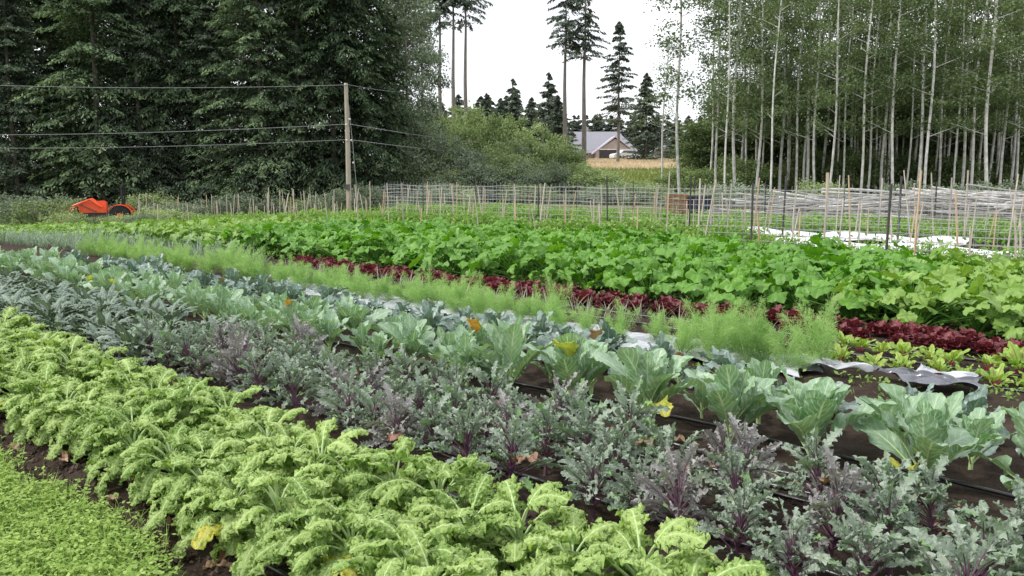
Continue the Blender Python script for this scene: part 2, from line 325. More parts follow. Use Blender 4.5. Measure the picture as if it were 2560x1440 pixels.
k=rng.random(N)<.9; n_=k.sum(); A=nrm(rng.normal(size=(n_,3))*.7+np.array([0,0,.9])); A[:,2]=np.abs(A[:,2]); B=nrm(np.cross(A,runit(n_))); ll=U(.02,.07,n_)
cards(mb,np.stack([x[k],y[k],np.zeros(n_)+.01],-1)+A*ll[:,None],A,B,ll,.0022,np.stack([rng.random(n_),.3+.7*rng.random(n_),rng.random(n_)],-1))
tag(mb.build('clover_cover',M['clov'],smooth=False),'bright green clover and grass path in the lower left corner','clover',kind='stuff')
# ---------- plants
def plant(name,fol,fm,st=None,sm=None,fname='foliage'):
    r=empty(name); fol.build(fname,fm,r)
    if st is not None: st.build('stem',sm,r)
    return r
def curly():
    f=MB();s=MB(); n=27; tube(s,[(0,0,-.03),(0.005,0,.06),(0,0,.15)],[.014,.013,.011],6)
    for i in range(n):
        q=i/(n-1); az=i*2.4+U(-.3,.3); L=U(.27,.36)-.06*q
        leaf(f,s,(0,0,.05+.13*q),az,.5+.85*q+U(-.12,.12),2.0+U(-.4,.6)-.3*q,L,U(.044,.06),pet=.4,nu=66,nv=18,cup=-.3,ruf=.012,rf=3.5,crum=.0115,cw=.022,ca=.1,lobe=.25,lf=3,roll=U(-.4,.4),pr=.0065,broad=1.,rnd=.4)
    return plant('curly_kale_plant',f,M['kale'],s,M['kstem'])
K_curly=Kind([curly() for _ in range(6)])
def russ(m):
    f=MB();s=MB(); n=40; tube(s,[(0,0,-.03),(0.005,0,.06),(0,0,.2)],[.012,.011,.01],6)
    for i in range(n):
        q=i/(n-1); az=i*2.4+U(-.4,.4)
        leaf(f,s,(0,0,.06+.18*q),az,.65+.75*q+U(-.25,.25),.8+U(-.4,.8)-.3*q,U(.17,.34)-.05*q,U(.022,.036),pet=.45,nu=34,nv=8,cup=U(.0,.5),ruf=.01,rf=5,frill=.005,ff=15,crum=.007,cw=.02,lobe=.6,lf=5,roll=U(-1.2,1.2),pr=.0045,broad=.9,jit=.002,rnd=.45)
    return plant('russian_kale_plant',f,m,s,M['pstem'])
K_russ=Kind([russ(M['russ']),russ(M['russ']),russ(M['russp']),russ(M['russ']),russ(M['russ'])])
def lac():
    f=MB();s=MB(); n=22; tube(s,[(0,0,-.03),(0,0,.15)],[.012,.01],6)
    for i in range(n):
        q=i/(n-1)
        leaf(f,s,(0,0,.05+.1*q),i*2.4+U(-.3,.3),.6+.7*q+U(-.2,.2),1.3+U(-.5,.6),U(.28,.42)-.06*q,U(.028,.042),pet=.25,nu=18,nv=6,cup=-.3,ruf=.01,rf=6,pr=.005,broad=.7,jit=.003,roll=U(-.4,.4))
    return plant('dark_kale_plant',f,M['lac'],s,M['kstem'])
K_lac=Kind([lac() for _ in range(4)])
def coll(name,m,n,Lr,Wr,el0,cu,cupr):
    f=MB();s=MB(); tube(s,[(0,0,-.03),(0.005,0,.05),(0,0,.12)],[.02,.018,.015],6)
    for i in range(n):
        q=i/(n-1)
        leaf(f,s,(0,0,.03+.08*q),i*2.4+U(-.3,.3),el0+(1.45-el0)*q+U(-.18,.18),cu*(1-.6*q)+U(-.15,.6),U(*Lr)*(1-.2*q),U(*Wr)*(1-.3*q),pet=.22,nu=30,nv=14,cup=U(*cupr),ruf=.018,rf=2.8+U(-.6,.6),crum=.008,cw=.06,roll=U(-.5,.5),pr=.009,broad=1.1,jit=.0015,rnd=.55)
    return plant(name,f,m,s,M['kstem'])
K_coll=Kind([coll('collard_plant',M['coll'],12,(.42,.6),(.075,.115),.85,.5,(.0,.55)) for _ in range(6)])
K_broc=Kind([coll('broccoli_plant',M['broc'],16,(.3,.46),(.07,.11),.5,1.2,(-.2,.5)) for _ in range(4)])
def squash(m):
    f=MB();s=MB(); n=34
    for i in range(n):
        q=i/(n-1); az=i*2.4+U(-.4,.4); d=np.array([math.cos(az),math.sin(az),0]); rad=(.66*(1-q)**.7+.05)*U(.75,1.15); hh=.24+.26*q**.6+U(-.12,.12)
        c=d*rad+np.array([0,0,hh])
        tube(s,[(0,0,.0),tuple(d*rad*.35+np.array([0,0,hh*.55])),tuple(c)],[.012,.009,.006],5,cap=False)
        nn=np.array([0,0,1.2])+d*U(.1,1.)+rng.normal(size=3)*.4
        discleaf(f,c,nn,d+rng.normal(size=3)*.2,U(.085,.155),cup=U(-.3,.3),ruf=.02)
    return plant('squash_plant',f,m,s,M['sqs'])
K_sq=Kind([squash(M['sq']) for _ in range(4)]); K_sqy=Kind([squash(M['sqy']) for _ in range(3)])
def fennel():
    f=MB();s=MB(); n=14
    for i in range(n):
        az=U(0,6.28); tl=U(.05,.75); L=U(.3,.66)*(1-.2*tl); u,Mm,T,N=midrib((0,0,0),az,PI/2-tl,U(-.1,.7),L,8)
        tube(s,Mm,np.linspace(.0045,.0012,9),4,cap=False)
        m=520; tt=U(.25,1.05,m)**.8; tt=np.clip(tt,0,.999); idx=np.clip((tt*8).astype(int),0,7); fr=tt*8-idx; P=Mm[idx]*(1-fr[:,None])+Mm[np.minimum(idx+1,8)]*fr[:,None]
        off=runit(m)*(.1*(1.1-tt)+.03)[:,None]*rng.random((m,1))**.7*1.3; A=nrm(off+T[idx]*.04+rng.normal(size=(m,3))*.03); B=nrm(np.cross(A,runit(m)))
        cards(f,P+off,A,B,U(.012,.026,m),.0016,np.stack([rng.random(m),.3+.7*tt*rng.random(m),rng.random(m)],-1))
    return plant('fennel_plant',f,M['fen'],s,M['kstem'],'frond')
K_fen=Kind([fennel() for _ in range(5)])
def lettuce():
    f=MB()
    for i in range(17):
        q=i/16; leaf(f,None,(0,0,.01),i*2.4,.35+.9*q,.5,U(.13,.19),U(.04,.06),pet=.05,nu=18,nv=10,cup=.3,ruf=.012,rf=3,crum=.009,cw=.03,broad=1.1)
    r=empty('lettuce_plant'); f.build('foliage',M['let'],r); return r
K_let=Kind([lettuce() for _ in range(4)])
def beet():
    f=MB();s=MB()
    for i in range(11):
        q=i/10; leaf(f,s,(0,0,0),i*2.4,.75+.6*q,.8,U(.22,.33),U(.04,.055),pet=.4,nu=16,nv=8,cup=.1,ruf=.012,rf=3,crum=.007,cw=.04,roll=U(-.4,.4),pr=.005,broad=.8)
    return plant('chard_plant',f,M['beet'],s,M['rstem'])
K_beet=Kind([beet() for _ in range(3)])
def leek(m,nm,k,h):
    f=MB()
    for i in range(k): leaf(f,None,(U(-.04,.04),U(-.04,.04),0),U(0,6.28),U(.9,1.5),U(.2,1.1),h*U(.7,1.1),U(.007,.013),pet=.02,nu=7,nv=2,cup=.5,broad=.35)
    r=empty(nm); f.build('foliage',m,r); return r
K_leek=Kind([leek(M['leek'],'leek_plant',16,.5) for _ in range(3)]); K_on=Kind([leek(M['onion'],'onion_plant',9,.32) for _ in range(3)])
def lowcrop():
    f=MB(); n=420; P=rng.normal(size=(n,3))*np.array([.14,.14,.08])+np.array([0,0,.16]); P[:,2]=np.abs(P[:,2]); randcards(f,P,U(.02,.045,n),U(.014,.025,n),np.stack([rng.random(n),np.clip(P[:,2]*3,0,1),rng.random(n)],-1),up=1.)
    r=empty('bean_plant'); f.build('foliage',M['low'],r); return r
K_low=Kind([lowcrop() for _ in range(3)])
def row(K,s,t0,t1,dt,sc,label,cat,group,js=.05,jt=.06,i=None,tilt=.08,mz=0.,skip=0.):
    t=t0; out=[]
    while t<t1:
        ss=s+U(-js,js); tt=t+U(-jt,jt); x,y=ST(ss,tt); z=gg(x,y)
        p=topx(x,y,z+.2)
        if -170<p[0]<2730 and p[1]<1640+ (60 if s<3 else 0) and y>1 and rng.random()>=skip:
            kk=U(*sc); out.append(K.put((x,y,z+mz),U(0,6.28),kk,label,cat,group,i=i() if i else None,tilt=tilt))
        t+=dt
    return out
r1=row(K_curly,1.98,.2,10.5,.28,(.95,1.2),'bright green curly kale plant in the front row beside the clover path','kale','curly kale plants of the front row',js=.06,tilt=.12)
r2=row(K_curly,2.46,.0,12,.28,(1.02,1.3),'bright green curly kale plant in the second row from the clover path','kale','curly kale plants of the second row',js=.07,tilt=.12)
ru=[]
for s in(3.22,3.6,3.96):
    lb={3.22:'right behind the curly kale',3.6:'in the middle of their bed',3.96:'just before the collards'}[s]
    ru+=row(K_russ,s,.0,7.4,.28,(.78,1.12),'grey-green frilly kale plant with purple stalks in the row '+lb,'kale','purple-stalked kale, row '+lb,js=.07,tilt=.15,skip=.04)
    w={3.22:'nearest',3.6:'middle',3.96:'rear'}[s]
    row(K_lac,s,7.4,14.5,.32,(.8,1.1),'dark blue-green narrow-leaved kale plant at the left, in the %s of three rows'%w,'kale','dark narrow-leaved kale, %s row'%w,js=.1,tilt=.18)
c1=row(K_coll,4.78,.78,4.6,.62,(.95,1.14),'large pale grey-green collard plant standing free at the near end of its row','collard','free-standing near collards',js=.04)
c1+=row(K_coll,4.78,4.6,17,.37,(.55,.98),'large pale grey-green collard plant in the near collard row','collard','collards of the near row',js=.12,tilt=.18)
c2=row(K_coll,5.3,1.3,18.5,.45,(.5,.9),'large pale grey-green collard plant in the rear collard row','collard','collards of the rear row',js=.12,tilt=.18)
br=row(K_broc,5.9,1.0,17,.44,(.55,.95),'dark blue-green broccoli plant in the row behind the collards','broccoli','broccoli plants of the near row',js=.12,tilt=.2)
row(K_broc,6.3,3.6,16,.5,(.6,.92),'dark blue-green broccoli plant in the row in front of the fennel','broccoli','broccoli plants of the rear row',js=.1,tilt=.15)
t=3.15
while t<19:
    near_=t<4.3
    sp=(.5,.8) if 4.3<t<5.8 else (.8,1.22) if near_ else (.55,1.0)
    lb=('tall feathery fennel plant at the near right end of the fennel row','fennel','tall fennel plants at the right end') if near_ else ('feathery yellow-green fennel plant in the single fennel row','fennel','fennel plants in the row')
    x,y=ST(7.15+U(-.14,.14),t+U(-.08,.08)); K_fen.put((x,y,gg(x,y)),U(0,6.28),U(*sp),*lb,tilt=.18)
    if near_: x,y=ST(6.88+U(-.12,.12),t+.1); K_fen.put((x,y,gg(x,y)),U(0,6.28),U(.65,1.05),*lb,tilt=.18)
    t+=U(.3,.45) if 4.3<t<5.8 else U(.2,.34) if near_ else U(.17,.3)
row(K_on,8.15,4.,13,.26,(.8,1.2),'thin pale onion plant between the fennel and the red lettuce','onion','onion plants in front of the lettuce')
row(K_beet,8.25,1.3,3.3,.22,(.6,1.1),'small yellow-green chard plant with red stalks at the right edge','chard','chard plants at the right edge',js=.1,tilt=.2)
row(K_beet,7.85,1.5,3.2,.26,(.45,.9),'small yellow-green chard plant with red stalks next to the plastic sheet','chard','chard plants beside the plastic sheet',tilt=.2)
row(K_let,8.85,1.7,13.6,.2,(.85,1.25),'dark red frilly lettuce in the near lettuce row','lettuce','red lettuces of the near row',tilt=.1,skip=.08)
row(K_let,9.2,1.7,14.6,.2,(.9,1.3),'dark red frilly lettuce in the lettuce row next to the squash','lettuce','red lettuces of the rear row',tilt=.1,skip=.08)
for q,s in enumerate((10.15,11.0,11.9,12.85,13.9)):
    w=('front','second','third','fourth','rearmost')[q]
    row(K_sq,s,3.9,17.5,.68,(.92,1.22),'deep green large-leaved squash plant in the '+w+' squash row','squash','deep green squash plants of the %s row'%w,js=.18,tilt=.15)
    row(K_sqy,s,1.8,3.9,.68,(.85,1.1),'paler green squash plant at the right end of the '+w+' squash row','squash','pale squash plants, right end of %s row'%w,js=.15,tilt=.12)
    row(K_sqy,s,17.5,36,.9,(.8,1.),'yellow-green squash plant at the far left end of the '+w+' squash row','squash','yellow-green squash plants, left end of %s row'%w,js=.2,tilt=.12)
for q,s in enumerate((7.4,8.0,8.6)):
    w=('near','middle','rear')[q]
    row(K_leek,s,19 if q==0 else 14.5,29,.36,(.8,1.1),'grey-green leek plant in the %s leek row at the far left'%w,'leek','leek plants of the %s row'%w)
row(K_low,16.2,8,38,.5,(1.,1.7),'leafy bean plant in the row behind the squash','bean plant','bean plants behind the squash')
row(K_low,18.2,3.5,9.5,.5,(.9,1.3),'small leafy plant in front of the nearer white row cover','bean plant','small plants before the nearer cover')
row(K_low,19.0,9.8,40,.5,(1.2,1.9),'leafy green plant tied along the nearest row of stakes','bean plant','plants along the nearest stakes')
for q,s in enumerate((24.5,26.5,28.5)):
    row(K_low,s,4.5,30,.6,(1.,1.6),'low leafy plant in the %s row beyond the row covers'%('first','second','third')[q],'bean plant','low plants beyond the covers, row %s'%('one','two','three')[q])
for K in(K_curly,K_russ,K_lac,K_coll,K_broc,K_sq,K_sqy,K_fen,K_let,K_beet,K_leek,K_on,K_low): K.clean()
# weeds among squash
mb=MB(); N=17000; s=U(9.5,15,N); t=U(1.5,30,N); s[14000:]=U(6.4,8.6,3000); t[14000:]=U(.8,4.,3000); x,y=ST(s,t); cl=(np.sin(x*7)+np.sin(y*9+x*3)+np.sin(x*17+y*5))
k=(s>9)|(cl>.6); x=x[k];y=y[k];s=s[k]; N=len(x); P=np.stack([x,y,gz(x,y)+np.where(s>9,U(0,.16,N),U(0,.09,N))],-1)
f_=np.where(s>9,1.,.55); randcards(mb,P,U(.02,.06,N)*f_,U(.015,.035,N)*f_,np.stack([rng.random(N),rng.random(N)*.6+.4*(s<9),rng.random(N)],-1),up=1.)
tag(mb.build('weed_cover',M['low'],smooth=False),'low weeds on the soil under the squash and beside the plastic sheets','weeds',kind='stuff')
mb=MB(); N=34000; s=U(11,34,N); t=U(3,62,N); x,y=ST(s,t); cl=np.sin(s*3.1)*.5+.5; k=(rng.random(N)<.25+.75*cl)&(y<50)&((s>15)|(t>33)); x=x[k];y=y[k];N=len(x); P=np.stack([x,y,gz(x,y)+U(0,.35,N)*rng.random(N)],-1)
randcards(mb,P,U(.04,.11,N),U(.02,.045,N),np.stack([rng.random(N),rng.random(N)*.8,rng.random(N)],-1),up=.6)
tag(mb.build('field_weeds',M['low'],smooth=False),'low green growth covering the far field among the stakes','weeds',kind='stuff')
# ageing leaves
aged=set()
def near(lst,px0,py0):
    best=None
    for o in lst:
        if o.name in aged: continue
        p=topx(o.location.x,o.location.y,o.location.z+.1); d=(p[0]-px0)**2+(p[1]-py0)**2
        if best is None or d<best[0]: best=(d,o)
    return best[1]
def ageleaf(lst,px0,py0,z,m,size,label,own,L=.4,el=.75,cu=1.3,kale=True,group=None):
    o=near(lst,px0,py0); aged.add(o.name); mb=MB(); 
    az=math.atan2(-o.location.y,-o.location.x)+U(-.5,.5)-o.rotation_euler.z
    leaf(mb,None,(0,0,z),az,el,cu,L,size,pet=.36,nu=50,nv=14,cup=-.2 if kale else .3,ruf=.02,rf=3,crum=.01 if kale else .006,cw=.03 if kale else .05,broad=.9,rnd=.45,lobe=.25,lf=4)
    mb.build('ageing_leaf',m,o)['label']=label
    o['label']=own
    if 'group' in o: del o['group']
    if group: o['group']=group
ageleaf(r1,740,1370,.05,M['yel'],.065,'yellow drooping leaf','curly kale plant with a yellow lower leaf near the bottom edge of the picture')
ageleaf(r1,620,1310,.05,M['yel'],.055,'yellow drooping leaf','curly kale plant with a small yellow lower leaf over the drip tube')
ageleaf(r1,60,1010,.05,M['yel'],.055,'yellow lower leaf','curly kale plant with a yellow leaf at the left edge')
ageleaf(c2,1180,930,.25,M['ora'],.085,'orange dying leaf','collard plant with one orange leaf in the middle of the field',L=.5,el=1.2,cu=.9,kale=False)
ageleaf(c1,1440,990,.2,M['yel'],.08,'yellow-green leaf','collard plant with one bright yellow leaf right of the orange-leaved one',L=.45,el=1.1,cu=1.,kale=False)
ageleaf(c1,1700,1080,.08,M['yel'],.08,'yellow-green leaf','collard plant with a yellow leaf low at its left side',kale=False)
ageleaf(c1,2200,1240,.05,M['yel'],.07,'yellow-green leaf','collard plant with a yellow-green lower leaf near the right edge',kale=False)
for (x_,y_) in((240,740),(280,780)):
    ageleaf(c1,x_,y_,.22,M['yel'],.07,'ageing leaf','collard plant with a discoloured upper leaf in the left half of the near row',L=.42,el=1.2,cu=.9,kale=False,group='collards with a discoloured leaf, near row')
ageleaf(c1,760,770,.25,M['ora'],.06,'small orange leaf','collard plant with a small orange leaf, left of the picture centre',L=.42,el=1.2,cu=.9,kale=False)
for (x_,y_) in((1470,890),(1250,800),(560,720),(1650,880)):
    ageleaf(br,x_,y_,.2,M['rust'],.07,'reddish ageing leaf','dark broccoli plant with one reddish-brown upper leaf',L=.38,el=1.2,cu=.9,kale=False,group='broccoli plants with a reddish leaf')
for (x_,y_) in((1000,1100),(1230,1190),(1750,1230),(1980,1300),(1250,1010),(900,980),(1560,1130)):
    ageleaf(ru,x_,y_,.1,M['rust'],.045,'reddish ageing leaf','purple-stalked kale plant with one rusty reddish leaf',L=.36,el=1.,cu=1.2,group='purple-stalked kale with a rusty leaf')
# fallen leaves
mf=[]
for v in range(4):
    mb=MB(); leaf(mb,None,(0,0,.01),0,.3,U(.6,1.6),.12,.03,pet=.1,nu=16,nv=8,cup=U(.3,1.2),ruf=.01,rf=2,crum=.007,cw=.035); mf.append(mb.mesh('fallen_leaf',M['dead' if v<3 else 'rust']))
for i in range(100):
    s=random.choice([U(1.68,1.9),U(1.68,1.9),U(2.75,3.1),U(4.2,4.6),U(4.2,4.6)]); t=U(.6,8)
    x,y=ST(s,t); p=topx(x,y,0)
    if not(0<p[0]<2560 and p[1]<1440): continue
    o=bpy.data.objects.new('fallen_leaf',mf[i%4]); C.objects.link(o); o.location=(x,y,gg(x,y)+.005); o.rotation_euler=(U(-.6,.6),U(-.3,.3),U(0,6.28)); o.scale=(U(.5,1.),)*3
    w='between the clover path and the curly kale' if s<2.2 else 'between the curly kale and the purple-stalked kale' if s<3.5 else 'in front of the collards'
    tag(o,'dry curled brown leaf lying on soil '+w,'leaf','fallen leaves '+w)
# drip tubes
for s,w in((1.88,'in front of the front curly kale row'),(2.75,'behind the curly kale'),(2.98,'in front of the purple-stalked kale'),(3.42,'between the first two purple-stalked kale rows'),(4.26,'behind the purple-stalked kale'),(4.38,'just in front of the collard row'),(4.52,'right at the feet of the near collards'),(5.0,'between the two collard rows'),(7.72,'along the far edge of the plastic sheet'),(8.05,'in front of the chard and onions'),(8.55,'in front of the red lettuce')):
    t=np.arange(-.5,14,.3); ss=s+.025*np.sin(t*1.3+s*7)+.012*np.sin(t*3.1+s); x,y=ST(ss,t); z=np.array([gg(a,b) for a,b in zip(x,y)])+.022+.006*np.sin(t*5)
    mb=MB(); tube(mb,np.stack([x,y,z],-1),.012,7); tag(mb.build('drip_tube',M['drip']),'black drip irrigation tube lying '+w,'irrigation tube')
# plastic mulch, row covers
def sheet(name,m,s0,s1,t0,t1,zf,label,cat,ns=14,dt=.06,ed=1.):
    s=np.linspace(s0,s1,ns); t=np.arange(t0,t1,dt); S,T=np.meshgrid(s,t,indexing='ij')
    e=(.05*np.sin(T*3+S*9)+.03*np.sin(T*8)+.02*np.sin(T*19))*ed; S2=S+e*(np.abs(S-(s0+s1)/2)/(s1-s0)*2)
    T2=T+.06*np.sin(S*14)*(np.abs(T-(t0+t1)/2)/(t1-t0)*2)**3
    x,y=ST(S2,T2); z=gz(x,y)+zf(S,T,(S-s0)/(s1-s0)); mb=MB(); nt=len(t)
    i=np.arange(ns-1)[:,None]*nt; j=np.arange(nt-1)[None]
    mb.add(np.stack([x,y,z],-1).reshape(-1,3),np.stack([i+j,i+nt+j,i+nt+1+j,i+j+1],-1).reshape(-1,4))
    return tag(mb.build(name,m),label,cat)
wr=lambda S,T,q: .03+.015*np.sin(T*5+S*9)+.012*np.abs(np.sin(T*6-S*23))+.01*np.abs(np.sin(T*13+S*17+np.sin(T*3)))+.015*np.sin(S*15+T*2)
rsf=np.random.default_rng(4); fk=[(rsf.uniform(0,6.28),rsf.uniform(9,45),rsf.uniform(0,6.28)) for _ in range(9)]
def fold(S,T,q):
    z=0
    for a,k,p in fk: z=z+np.abs(np.sin(k*.5*(math.cos(a)*S+math.sin(a)*T)+p+1.2*np.sin(3*S+2*T+p)))*(.45/k)
    return .01+z
sheet('plastic_mulch',M['mul'],6.7,7.5,3.0,12,wr,'crumpled silver plastic sheet under the fennel','plastic sheet',24,.03)
sheet('plastic_mulch',M['mulb'],7.0,7.38,1.75,2.55,fold,'crumpled black plastic sheet right of the fennel, nearest the right edge','plastic sheet',50,.012,1.8)
sheet('plastic_mulch',M['mul'],7.05,7.33,2.6,3.2,fold,'small crumpled pale plastic piece just right of the tall fennel','plastic sheet',40,.012,1.8)
sheet('plastic_mulch',M['mul'],7.42,7.6,1.9,2.35,fold,'small pale plastic scrap behind the crumpled black plastic sheet','plastic sheet',30,.012,1.6)
rc=lambda S,T,q: .02+.2*np.sin(PI*q)**.6*(.8+.2*np.sin(T*2.3))+.025*np.sin(T*5+S*6)
sheet('row_cover',M['white'],19.0,20.4,3.8,9.6,rc,'long white fabric row cover, nearer of the two on the right','row cover')
sheet('row_cover',M['white'],22.6,23.3,6,12,rc,'long white fabric row cover, farther of the two on the right','row cover')
# stakes
mst=[]
for v in range(4):
    mb=MB(); box(mb,(0,0,.5),(.034,.034,1.2),taper=.8); mst.append(mb.mesh('wooden_stake',M['stk' if v==1 else 'stk2'],False))
def stake(s,t,h,label,group,lean=.08):
    x,y=ST(s,t); p=topx(x,y,h)
    if not(330<p[0]<2600): return
    o=bpy.data.objects.new('wooden_stake',mst[int(rng.integers(4))]); C.objects.link(o)
    o.location=(x,y,gg(x,y)); o.rotation_euler=(rng.normal()*lean,rng.normal()*lean,U(0,3)); o.scale=(U(.65,1.15),U(.65,1.15),h/1.1)
    tag(o,label,'stake',group)
for s,dt,t1,w in((17.2,1.6,46,'nearest'),(19.0,.9,46,'second'),(21.0,.7,46,'third'),(23.4,.9,46,'fourth'),(26.,1.1,46,'rearmost')):
    t=s*.2+U(0,.5)
    while t<t1:
        base=1.6 if t<12 else 1.3
        stake(s+U(-.15,.15),t,base*U(.5,1.2),'wooden stake standing in the %s row of stakes'%w,'stakes of the %s row'%w)
        t+=dt*U(.35,1.65)
# net fences
def netfence(s,t0,t1,h,label):
    r=empty('mesh_fence',(*ST(s,t0),0)); ox,oy=ST(s,t0); mb=MB()
    ts=np.arange(t0,t1,.6)
    def pt(t,z): 
        x,y=ST(s+.05*np.sin(t),t); zz=gz(x,y)+z*(1-.05*np.abs(np.sin(t*PI/3))); return np.stack([x-ox,y-oy,zz],-1)
    for z in np.arange(.1,h+.01,.16): tube(mb,pt(ts,np.full(len(ts),z)),.006,3,cap=False)
    for t in np.arange(t0,t1,.2):
        tt=np.array([t,t]); tube(mb,pt(tt,np.array([.05,h])),.005,3,cap=False)
    mb.build('netting',M['net'],r,False)
    for t in np.arange(t0,t1,3.):
        p=pt(np.array([t]),np.array([0.]))[0]; mb=MB(); box(mb,(p[0],p[1],p[2]+(h+.2)/2),(.04,.04,h+.2),ry=U(-.03,.03)); mb.build('post',M['steel'],r,False)
    tag(r,label,'fence')
netfence(22.2,4.5,28,1.5,'long netting fence with dark posts across the stakes field')
netfence(17.8,3.2,10.5,1.35,'near netting fence at the right in front of the white row cover')
netfence(30,6,42,1.3,'farther netting fence in front of the forest edge')
# pole pile
mpl=[]
for v in range(4):
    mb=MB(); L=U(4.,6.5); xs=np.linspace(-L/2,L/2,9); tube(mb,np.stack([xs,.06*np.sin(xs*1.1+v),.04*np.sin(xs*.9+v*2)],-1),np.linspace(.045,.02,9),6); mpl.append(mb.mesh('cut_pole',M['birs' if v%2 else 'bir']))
for i in range(120):
    o=bpy.data.objects.new('cut_pole',mpl[i%4]); C.objects.link(o); x=U(10.5,21.5); lay=rng.random()
    o.location=(x,33.5+U(-1.3,1.3)*(1-.5*lay),.05+1.1*lay*math.sin(min(1,max(.1,(x-8)/6))*1.57)*(.85+.15*math.sin(x*1.3))); o.rotation_euler=(0,rng.normal()*.09,rng.normal()*.25)
    tag(o,'thin pale cut pole lying in the long pole pile on the right','pole','cut poles in the pile')
# bins and pallet
b=empty('storage_tote',at(1742,545,33)); b.location.z=0; mb=MB(); box(mb,(0,0,.45),(.8,.8,.9),taper=1.06); mb.build('tub',M['bin'],b,False); mb=MB(); box(mb,(0,0,.93),(.9,.9,.07)); mb.build('lid',M['steel'],b,False); tag(b,'dark blue lidded tote standing left of the pole pile','tote')
b=empty('wood_crate',at(1690,545,33)); b.location.z=0
for q in range(6): mb=MB(); box(mb,(0,-.35,.1+q*.17),(.75,.03,.12)); mb.build('slat',M['crate'],b,False)
for q in(-.33,.33): mb=MB(); box(mb,(q,0,.5),(.06,.66,1.0)); mb.build('side_frame',M['crate'],b,False)
tag(b,'brown slatted wooden crate next to the dark blue tote','crate')
# utility pole
P=at(872,500,45.5); zb=gg(P.x,P.y); top=at(872,208,45.5).z; up=empty('utility_pole',(P.x,P.y,zb)); mb=MB(); hh=top-zb
tube(mb,[(0,0,-.1),(0.02,0,hh/2),(0,0,hh)],[.14,.125,.1],12); mb.build('shaft',M['pole'],up)
mb=MB(); box(mb,(.0,-.2,1.35),(.22,.1,.3)); mb.build('meter_box',M['steel'],up,False)
for z in(hh-.08,hh-2.15,hh-2.95):
    mb=MB(); lathe(mb,[(.02,-.12),(.05,-.1),(.035,-.06),(.055,-.03),(.03,0)],(0,-.12,z),n=10); mb.build('insulator',M['trim'],up)
mb=MB(); tube(mb,[(.05,0,hh-.3),(.35,-.3,hh*.5),(.62,-.6,.1)],.012,4); mb.build('guy_wire',M['wire'],up)
for q in(.25,.42,.6): 
    mb=MB(); lathe(mb,[(.03,-.05),(.055,-.03),(.055,.03),(.03,.05)],(.05+.5*q,-.02-.5*q,(hh-.3)*(1-q)+.05),n=8); mb.build('insulator',M['trim'],up)
tag(up,'weathered wooden utility pole standing in front of the dark conifers','utility pole')
def cable(a,b,sag,label,r=.012):
    t=np.linspace(0,1,24)[:,None]; P=np.array(a)*(1-t)+np.array(b)*t; P[:,2]-=sag*4*(t*(1-t))[:,0]; mb=MB(); tube(mb,P,r,4,cap=False); tag(mb.build('overhead_cable',M['wire']),label,'cable')
pp=lambda y: tuple(at(872,y,45.4))
cable(pp(212),tuple(at(-500,190,47)),.35,'topmost overhead cable running left from the utility pole')
cable(pp(310),tuple(at(-500,332,47)),.3,'middle overhead cable running left from the utility pole')
cable(pp(349),tuple(at(-500,362,47)),.3,'lowest overhead cable running left from the utility pole')
cable(pp(212),tuple(at(1045,232,60)),.1,'short top cable running right from the pole into the trees')
cable(pp(310),tuple(at(1470,355,135)),.9,'upper cable running right from the utility pole towards the house',.018)
cable(pp(349),tuple(at(1500,372,128)),.9,'lower cable running right from the utility pole towards the house',.018)
# tractor (forward = -x)
P=at(272,540,41.5); tr=empty('tractor',(P.x,P.y,gg(P.x,P.y)-.05)); B=lambda: MB()
m=B(); prism(m,[(-1.35,.75),(-1.4,1.2),(-1.2,1.33),(-.2,1.42),(-.05,1.3),(-.05,.75)],-.3,.3); m.build('hood',M['ora_p'],tr,False)
m=B(); prism(m,[(-1.43,.78),(-1.46,1.12),(-1.41,1.12),(-1.38,.78)],-.26,.26); m.build('grille',M['rub'],tr,False)
m=B(); box(m,(-.4,0,.6),(2.0,.34,.3)); m.build('chassis',M['steel'],tr,False)
for sy in(-1,1):
    for nm,cx,r,wd in(('rear_wheel',.62,.56,.32),('front_wheel',-1.0,.34,.2)):
        m=B(); y=sy*.62; lathe(m,[(r*.55,-wd/2),(r*.93,-wd/2),(r,-wd*.3),(r,wd*.3),(r*.93,wd/2),(r*.55,wd/2)],(cx,y,r),n=26)
        for q in range(20):
            a=q*PI/10; box(m,(cx+math.cos(a)*r,y,r+math.sin(a)*r),(.05,wd*.9,.035),ry=-a+PI/2)
        w=m.build(nm,M['rub'],tr,False); m=B(); lathe(m,[(r*.2,-wd*.52),(r*.54,-wd*.45),(r*.54,wd*.45),(r*.2,wd*.52)],(cx,y,r),n=20); m.build('rim',M['ora_p'],w,False)
    m=B(); a=np.linspace(.2,2.6,9); pts=[(.62+.66*math.cos(q),.56+.66*math.sin(q)) for q in a]+[(.62+.62*math.cos(q),.56+.62*math.sin(q)) for q in a[::-1]]; prism(m,pts,sy*.62-.18,sy*.62+.18); m.build('fender',M['ora_p'],tr,False)
    m=B(); tube(m,[(-.25,sy*.42,1.05),(-.8,sy*.42,1.5),(-1.6,sy*.42,1.15),(-2.0,sy*.42,.55)],.06,6); m.build('loader_arm',M['ora_p'],tr)
    m=B(); tube(m,[(-.5,sy*.42,.8),(-1.25,sy*.42,1.2)],.03,6); m.build('cylinder_rod',M['steel'],tr)
    m=B(); box(m,(-1.43,sy*.18,1.08),(.05,.12,.1)); m.build('headlight',M['trim'],tr,False)
m=B(); prism(m,[(-2.0,.2),(-2.5,.22),(-2.62,.3),(-2.1,.36),(-2.02,.85),(-1.95,.85)],-.75,.75); m.build('bucket',M['ora_p'],tr,False)
